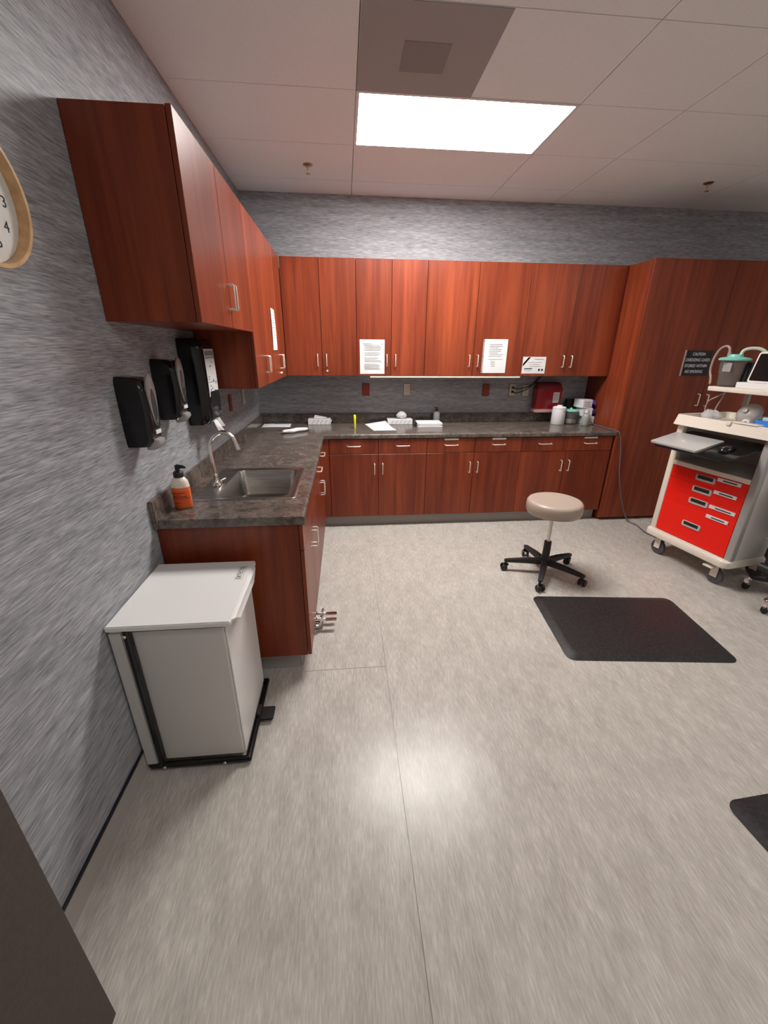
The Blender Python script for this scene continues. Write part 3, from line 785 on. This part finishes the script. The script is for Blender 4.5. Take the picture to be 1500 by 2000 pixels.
bm = B(); lathe(bm, [(.034, .0005), (.038, .005), (.038, .085), (.032, .108), (.016, .118), (.016, .128)], seg=24); obj('bottle', bm, mat('pale_green_clear', (.55, .62, .58, 1), .12, trans=.45), t, 50)
bm = B(); lathe(bm, [(.0175, .1285), (.0175, .146), (.01, .15)], seg=16); obj('cap', bm, WHT, t, 50)
GG = 'glove boxes on the counter'
for i, (lb, xx, rz, gl) in enumerate((('white glove box at the bottom of the stack by the tall cabinet', 3.372, .10, False),
                                      ('white glove box with dark purple glove, middle of the stack', 3.345, -.05, True),
                                      ('white glove box with light purple glove, top of the stack', 3.320, .12, True))):
    t = thing('glove_box', lb, 'glove box', (xx, 3.900, CT + .0835 * i), rz, GG)
    bm = B(); box(bm, -.066, .040, -.075, .075, .0008, .082, .002, 1); bx = obj('carton', bm, PAPER, t, 0)
    bm = B()
    for k in range(3): box(bm, -.05, .015, -.0758, -.0752, .018 + .018 * k, .024 + .018 * k)
    box(bm, .012, .026, -.0760, -.0752, .010, .020); obj('printed_text', bm, INK, bx, 0)
    if gl:
        bm = B(); grid(bm, crumple(lambda u, v: (.034 + (.058 if i == 2 else .036) * u * (.5 + .5 * v), -.090 + .09 * v, .050 + .030 * math.sin(PI * u) + .012 * v - .02 * u), 6, 6, .012, 20 + i), 6, 6, .0015)
        obj('glove', bm, PURP if i == 2 else mat('dark_purple', (.07, .05, .42, 1), .45), t, 60)
t = thing('black_device', 'black box-shaped device behind the glove boxes', 'device', (3.255, 4.030, CT))
bm = B(); box(bm, -.060, .085, -.022, .036, .0005, .235, .008, 2); obj('case', bm, BLKM, t)

bm = B(); tube(bm, [(3.36, 4.03, CT + .008), (3.40, 3.86, CT + .006), (3.405, 3.62, CT + .006), (3.418, 3.432, CT + .005), (3.440, 3.405, CT - .03), (3.475, 3.402, .76), (3.52, 3.40, .50),
                    (3.60, 3.395, .24), (3.69, 3.37, .03), (3.73, 3.27, .006), (3.70, 3.10, .006), (3.72, 2.98, .006)], .006, 10, 8)
tag(obj('device_cord', bm, CORD), 'grey cord draped off the counter end and down the tall cabinet', 'cord')

# ------------------------------------------------------------------ stool
t = thing('rolling_stool', 'round taupe rolling stool on a black five-arm base', 'stool', (2.372, 2.460, 0))
bm = B(); lathe(bm, [(.165, .506), (.188, .512), (.196, .527), (.198, .560), (.196, .588), (.186, .603), (.170, .609), (.158, .6075), (.05, .609)], seg=48); obj('seat', bm, VINYL, t, 60)
bm = B(); lathe(bm, [(.10, .492), (.10, .5055)], seg=24); lathe(bm, [(.014, .26), (.014, .493)], seg=16); obj('column', bm, SATIN, t)
bm = B(); lathe(bm, [(.040, .105), (.034, .125), (.028, .15), (.027, .270), (.022, .275)], seg=20); lathe(bm, [(.030, .075), (.046, .08), (.046, .112), (.03, .116)], seg=20); obj('sleeve', bm, BLKM, t)
for k in range(5):
    a = math.radians(167 + 72 * k); c, s = math.cos(a), math.sin(a); Rz = Matrix.Rotation(a, 4, 'Z')
    bm = B(); loft(bm, [[(x, y, z) for y, z in ((-wy, z0), (wy, z0), (wy * .8, z1), (-wy * .8, z1))] for x, wy, z0, z1 in ((.030, .026, .082, .118), (.16, .022, .080, .112), (.285, .017, .074, .096), (.305, .012, .078, .092))])
    bm.transform(Rz); leg = obj('base_arm', bm, BLKM, t)
    bm = B(); tube(bm, [(.290, 0, .078), (.290, 0, .045)], .008, 8); box(bm, .268, .312, -.010, .010, .036, .060, .006, 2); bm.transform(Rz)
    ca = obj('caster', bm, BLKM, t)
    bm = B(); rot2 = Matrix.Rotation(.7 * k, 4, 'Z')
    for y in (-.018, .018): lathe(bm, [(.010, -.008), (.024, -.008), (.0265, -.004), (.0265, .004), (.024, .008), (.010, .008)], (.012, y, 0), 20, M=AY)
    bm.transform(Matrix.Translation((.290, 0, .0268)) @ rot2); bm.transform(Rz); obj('wheel', bm, BLK, ca)

# ------------------------------------------------------------------ floor mats
def mat_thing(label, cx, cy, wx, wy, rot, r=.05):
    bm = B(); R = []
    for z, i in ((.0005, .0), (.003, .0), (.012, .028), (.017, .045), (.018, .055)):
        R.append([(x, y, z) for x, y in rrect(-wx / 2 + i, wx / 2 - i, -wy / 2 + i, wy / 2 - i, r, 8)])
    loft(bm, R); return tag(obj('floor_mat', bm, RUB, None, 12, (cx, cy, 0), (0, 0, rot)), label, 'floor mat', 'black rubber floor mats')
mat_thing('black rubber anti-fatigue mat in front of the rolling stool', 2.584, 1.772, .965, .638, -.105)
mt = mat_thing('black rubber mat cut off at the right edge of the photo', 2.752, .520, .93, .45, .06)
bm = B(); lathe(bm, [(.006, .0165), (.0075, .0180), (.004, .0195)], (-.425, .165, -.008), 12); obj('metal_stud', bm, CHROME, mt)

# ------------------------------------------------------------------ crash cart
CA = math.atan2(-.9855, .1698); CO = Vector((3.465, 2.700, 0))
def cl(x, y, z): return CO + Matrix.Rotation(CA, 3, 'Z') @ Vector((x, y, z))
cart = thing('crash_cart', 'white medical crash cart with red drawers on casters', 'medical cart', CO, CA)
bm = B(); R = []
def ring(i, z): return [(x, y, z) for x, y in rrect(-.100 + i, .600 - i, -.035 + i, .520 - i, .05, 6)]
loft(bm, [ring(.010, .165), ring(.002, .172), ring(0, .190), ring(.002, .215), ring(.012, .226)]); obj('bumper_base', bm, CREAM, cart, 40)
bm = B(); box(bm, -.070, .585, .03, .49, .226, .82); box(bm, -.070, .585, .44, .49, .82, 1.09); box(bm, -.070, -.055, .03, .45, .82, 1.09); box(bm, .570, .585, .03, .45, .82, 1.09)
obj('body', bm, WHM, cart, 0)
for x in (-.082, .540):
    for y in (.004, .455):
        bm = B(); rbox(bm, x, x + .050, y, y + .045, .226, 1.095, .008, .001, 3); obj('post', bm, GREYM if x > 0 else CREAM, cart, 40)
for zz0, zz1, hz, lz in ((.690, .784, .747, .768), (.594, .687, .655, .674), (.500, .591, .561, .561), (.232, .497, .370, .485)):
    dr = obj('drawer', panel(-.030, .538, zz0, zz1 + .0015, .006, .030), RED, cart, 0)
    bm = B(); rbox(bm, .176, .324, -.026, .020, -.008, .0055, .012, .003, 4); bm.transform(Matrix.Translation((0, .0035, hz)) @ Matrix.Rotation(PI / 2, 4, 'X')); hd = obj('handle', bm, LGREY, dr, 40)
    bm = B(); box(bm, .192, .308, -.0030, -.0020, hz - .010, hz + .016); obj('handle_recess', bm, BLKM, hd, 0)
    wl = .16 if hz != .561 else .185
    bm = B(); box(bm, .335, .335 + wl, -.001, .0055, lz - .013, lz + .013, .001, 1); ls = obj('label_strip', bm, PAPER, dr, 0)
    bm = B(); box(bm, .335 + wl * .25, .335 + wl * .85, -.0018, -.001, lz - .004, lz + .004); obj('printed_text', bm, INKD, ls, 0)
bm = B(); box(bm, -.032, .540, .004, .032, .788, .822, .002, 1); obj('rail', bm, CREAM, cart, 0)
for x, y, b in ((.010, .045, 0), (.500, .045, 1), (.010, .45, 0), (.500, .45, 0)):
    bm = B(); lathe(bm, [(.030, .165), (.030, .152), (.016, .146)], (x, y, 0), 16)
    for s in (-1, 1): box(bm, x - .026, x + .026, y + s * .022 - .003, y + s * .022 + .003, .055, .150, .002, 1)
    if b: box(bm, x - .06, x + .01, y - .075, y - .028, .128, .140, .003, 1)
    c = obj('caster', bm, CREAM, cart, 40)
    bm = B(); lathe(bm, [(.020, -.014), (.050, -.015), (.060, -.012), (.0625, -.004), (.0625, .004), (.060, .012), (.050, .015), (.020, .014)], (x, y, .063), 28, M=AY)
    obj('wheel', bm, TYRE, c, 50)
# top tray with a raised rim
bm = B()
def tr(i, z, r=.04): return [(x, y, z) for x, y in rrect(-.105 + i, .625 - i, -.045 + i, .520 - i, r, 6)]
loft(bm, [tr(.006, 1.096), tr(0, 1.100), tr(.004, 1.120), tr(.014, 1.172, .035), tr(.019, 1.175, .03), tr(.024, 1.172, .03), tr(.034, 1.128, .03)]); obj('top_tray', bm, CREAM, cart, 40)
bm = B(); rbox(bm, .33, .50, -.038, .02, 1.1735, 1.182, .015, .002, 3); box(bm, .30, .33, -.045, -.02, 1.15, 1.18, .004, 1); obj('tray_latch', bm, CREAM, cart, 40)
# raised shelf on its posts
bm = B(); rbox(bm, -.030, .60, .120, .50, 1.352, 1.384, .02, .004, 4); obj('upper_shelf', bm, CREAM, cart, 40)
for x in (.02, .52):
    bm = B(); box(bm, x, x + .03, .46, .485, 1.11, 1.356); obj('shelf_post', bm, GREYM, cart, 0)
# pull-out keyboard tray, tilted
kt = Matrix.Translation((-.030, -.240, .952)) @ Matrix.Rotation(math.radians(13.5), 4, 'X')
bm = B(); rbox(bm, -.015, .555, -.01, .36, 0, .014, .05, .003, 6); bm.transform(kt); obj('keyboard_tray', bm, BLK, cart, 40)
lp = D.objects.new('laptop', None); COL.objects.link(lp); tag(lp, 'closed silver laptop on the black pull-out tray of the cart', 'laptop')
lp.matrix_world = Matrix.Translation(CO) @ Matrix.Rotation(CA, 4, 'Z') @ kt @ Matrix.Translation((-.038, .0, .0145))
bm = B(); rbox(bm, 0, .372, 0, .25, 0, .008, .012, .002, 4); obj('base', bm, SILV, lp, 40)
bm = B(); rbox(bm, 0, .372, 0, .25, .009, .0155, .012, .002, 4); ld = obj('lid', bm, SILV, lp, 40)
bm = B(); lathe(bm, [(.011, .0156), (.010, .0162)], (.172, .12, 0), 16); obj('emblem', bm, WHT, ld)
ms = D.objects.new('computer_mouse', None); COL.objects.link(ms); tag(ms, 'shiny black computer mouse on the pull-out tray beside the laptop', 'computer mouse')
ms.matrix_world = Matrix.Translation(CO) @ Matrix.Rotation(CA, 4, 'Z') @ kt @ Matrix.Translation((.435, .14, .0146))
bm = B(); lathe(bm, [(.050, 0), (.052, .004), (.050, .012), (.042, .024), (.028, .031), (.008, .033)], seg=24, sx=.75, sy=1.1); obj('shell', bm, BLK, ms, 60)
bm = B(); lathe(bm, [(.004, -.003), (.007, -.002), (.007, .002), (.004, .003)], (0, -.03, .0265), 12, M=AX); obj('scroll_wheel', bm, GREYP, ms)

# things on the cart
def on_cart(name, label, cat, x, y, z, rz=0.0): return thing(name, label, cat, cl(x, y, z), CA + rz)
t = on_cart('suction_canister', 'clear suction canister with a teal lid on the upper shelf', 'suction canister', .036, .225, 1.384)
bm = B(); lathe(bm, [(.058, .004), (.063, .012), (.070, .09), (.074, .092), (.080, .180), (.077, .180), (.071, .095), (.060, .016), (.02, .012)], seg=32); obj('canister', bm, SMOKE, t, 50)
bm = B(); lathe(bm, [(.085, .180), (.096, .183), (.097, .192), (.085, .200), (.045, .206), (.040, .222), (.012, .224)], seg=32); lid = obj('lid', bm, TEAL, t, 50)
bm = B(); tube(bm, [(.03, 0, .205), (.032, .01, .245), (.06, .03, .262), (.11, .06, .258), (.15, .08, .225), (.16, .085, .19)], .011, 10, 5); obj('handle', bm, mat('pale_green_plastic', (.55, .62, .52, 1), .4), lid)
bm = B(); box(bm, .055, .105, .02, .10, .0005, .170, .01, 2); lathe(bm, [(.062, .0005), (.062, .004)], seg=24); obj('holder', bm, BLKM, t)
bm = B(); box(bm, -.012, .046, -.0775, -.0755, .105, .165); obj('measure_label', bm, GREYP, t, 0)
bm = B(); tube(bm, [(-.035, -.02, .210), (-.045, -.02, .262), (-.075, -.02, .278), (-.115, -.02, .255), (-.140, -.02, .19), (-.142, -.02, .11), (-.115, -.03, .055), (-.085, -.06, .012)], .008, 10, 6)
tube(bm, [(-.036, -.02, .200), (-.036, -.02, .238)], .012, 10); obj('tubing', bm, TUBEM, t)
t = on_cart('monitor', 'white framed device with a dark screen on the upper shelf', 'monitor', .165, .215, 1.384)
bm = B(); rbox(bm, -.025, .36, -.06, .16, .0005, .040, .012, .003, 3); obj('base', bm, WHT, t, 40)
bm = B(); R = Matrix.Translation((0, 0, .040)) @ Matrix.Rotation(math.radians(78), 4, 'X')
rbox(bm, .0, .34, .0, .205, -.022, .0, .016, .004, 4); bm.transform(R); obj('housing', bm, WHT, t, 40)
bm = B(); rbox(bm, .012, .328, .012, .193, .0002, .0022, .01, .001, 4); bm.transform(R); obj('screen', bm, SCREEN, t, 0)
t = on_cart('tubing_coil', 'loop of clear tubing hanging under the upper shelf', 'tubing', .02, .22, 1.130)
bm = B(); tube(bm, [(-.005, .02, .20), (-.05, .02, .17), (-.10, .02, .13), (-.10, .02, .05), (-.05, .02, .008)], .005, 8, 6); tube(bm, [(.0, .03, .21), (-.012, .03, .16), (-.03, .03, .10), (-.04, .03, .03)], .006, 8, 6); obj('tube', bm, TUBEM, t)
t = on_cart('plastic_bag', 'crumpled clear plastic bag at the left of the top tray', 'plastic bag', .015, .180, 1.129)
bm = B()
def bag(u, v):
    a = 2 * PI * u; s = math.sin(PI * min(1, .12 + .8 * v)) ** .6
    return ((.066 * s) * math.cos(a) * (1 + .15 * math.sin(3 * a)), .055 * s * math.sin(a), .003 + .080 * v)
grid(bm, crumple(bag, 16, 7, .011, 11), 16, 7); 
for v in bm.verts: v.co.z = max(v.co.z, .001)
obj('film', bm, mat('clear_film', (.80, .80, .84, 1), .25, trans=.55, ior=1.1), t, 60)
t = on_cart('face_mask', 'round grey resuscitation mask lying on the top tray', 'mask', .200, .300, 1.130)
bm = B(); M = Matrix.Rotation(math.radians(62), 3, 'X')
lathe(bm, [(.070, .0), (.075, .008), (.072, .018), (.060, .032), (.038, .044), (.018, .048), (.016, .066), (.012, .067)], (0, 0, .072), 32, M=M, sx=1.05); obj('dome', bm, mat('grey_clear_mask', (.55, .52, .50, 1), .3, trans=.35), t, 50)
bm = B(); lathe(bm, [(.066, -.012), (.078, -.006), (.080, .002), (.075, .008)], (0, 0, .072), 32, M=M, sx=1.05, capb=False, capt=False); obj('cushion', bm, GREYP, t, 50)
t = on_cart('roll', 'small white tape roll beside the blue tray', 'tape roll', .298, .150, 1.130)
bm = B(); lathe(bm, [(.014, -.012), (.028, -.012), (.028, .012), (.014, .012), (.014, -.012)], (0, 0, .0285), 24, M=AY, capb=False, capt=False); obj('tape', bm, PAPER, t, 50)
t = on_cart('supply_tray', 'blue plastic supply tray on the right of the top tray', 'tray', .345, .145, 1.129)
bm = B(); rbox(bm, 0, .16, 0, .14, .0005, .008, .01, .002, 3)
for a in ((0, .16, 0, .006), (0, .16, .134, .14), (0, .006, 0, .14), (.154, .16, 0, .14)): box(bm, *a, .006, .062)
obj('shell', bm, BLUE, t, 0)
t = on_cart('gauze_pack', 'pale packet lying in the blue supply tray', 'packet', .425, .215, 1.1375)
bm = B(); rbox(bm, -.055, .055, -.04, .04, .0005, .070, .01, .006, 3); obj('wrapper', bm, mat('pale_teal', (.45, .62, .66, 1), .5), t, 40)

t = on_cart('waste_bin', 'white round bin hanging on the right side of the cart', 'bin', .735, .235, .42)
bm = B(); lathe(bm, [(.085, 0), (.096, .004), (.104, .02), (.128, .42), (.134, .43), (.130, .44), (.122, .43), (.100, .02), (.02, .01)], seg=36); obj('bucket', bm, mat('translucent_white_bin', (.56, .54, .51, 1), .3), t, 50)
bm = B(); lathe(bm, [(.1055, .010), (.1090, .013), (.1060, .017)], seg=36, capb=False, capt=False); obj('rim', bm, WHT, t)
bm = B(); box(bm, -.145, -.118, -.02, .02, .28, .43); obj('hook', bm, GREYM, t, 0)

# rolling stand next to the cart
t = on_cart('equipment_stand', 'black rolling equipment stand with chrome casters beside the cart', 'equipment stand', .905, .290, 0)
cas = [(-.016, -.297), (-.275, -.10), (-.18, .24), (.2, .22), (.28, -.12)]
for x, y in cas:
    v = Vector((x, y, 0)); n_ = v.normalized() * .04
    bm = B(); tube(bm, [(n_.x, n_.y, .15), (x * .6, y * .6, .135), (x, y, .105)], [.030, .026, .020], 10); obj('base_arm', bm, BLKM, t)
    bm = B(); lathe(bm, [(.022, .105), (.026, .10), (.026, .088), (.014, .082)], (x, y, 0), 16); box(bm, x - .016, x + .016, y - .020, y + .020, .034, .084, .006, 2); c = obj('caster', bm, CHROME, t)
    bm = B(); lathe(bm, [(.012, -.013), (.028, -.012), (.031, 0), (.028, .012), (.012, .013)], (x, y, .0312), 20, M=AX); obj('wheel', bm, BLKM, c, 50)
bm = B(); box(bm, -.20, .16, -.16, .14, .165, .330, .02, 2); box(bm, -.245, -.19, -.10, .02, .27, .36, .012, 2); tube(bm, [(-.2, -.17, .24), (.12, -.17, .24)], .03, 10); obj('pump_unit', bm, BLKM, t)
bm = B(); lathe(bm, [(.018, .14), (.018, 1.45)], seg=14); obj('pole', bm, CHROME, t)
bm = B(); lathe(bm, [(.05, .12), (.055, .16), (.03, .168)], seg=20); obj('hub', bm, BLKM, t)
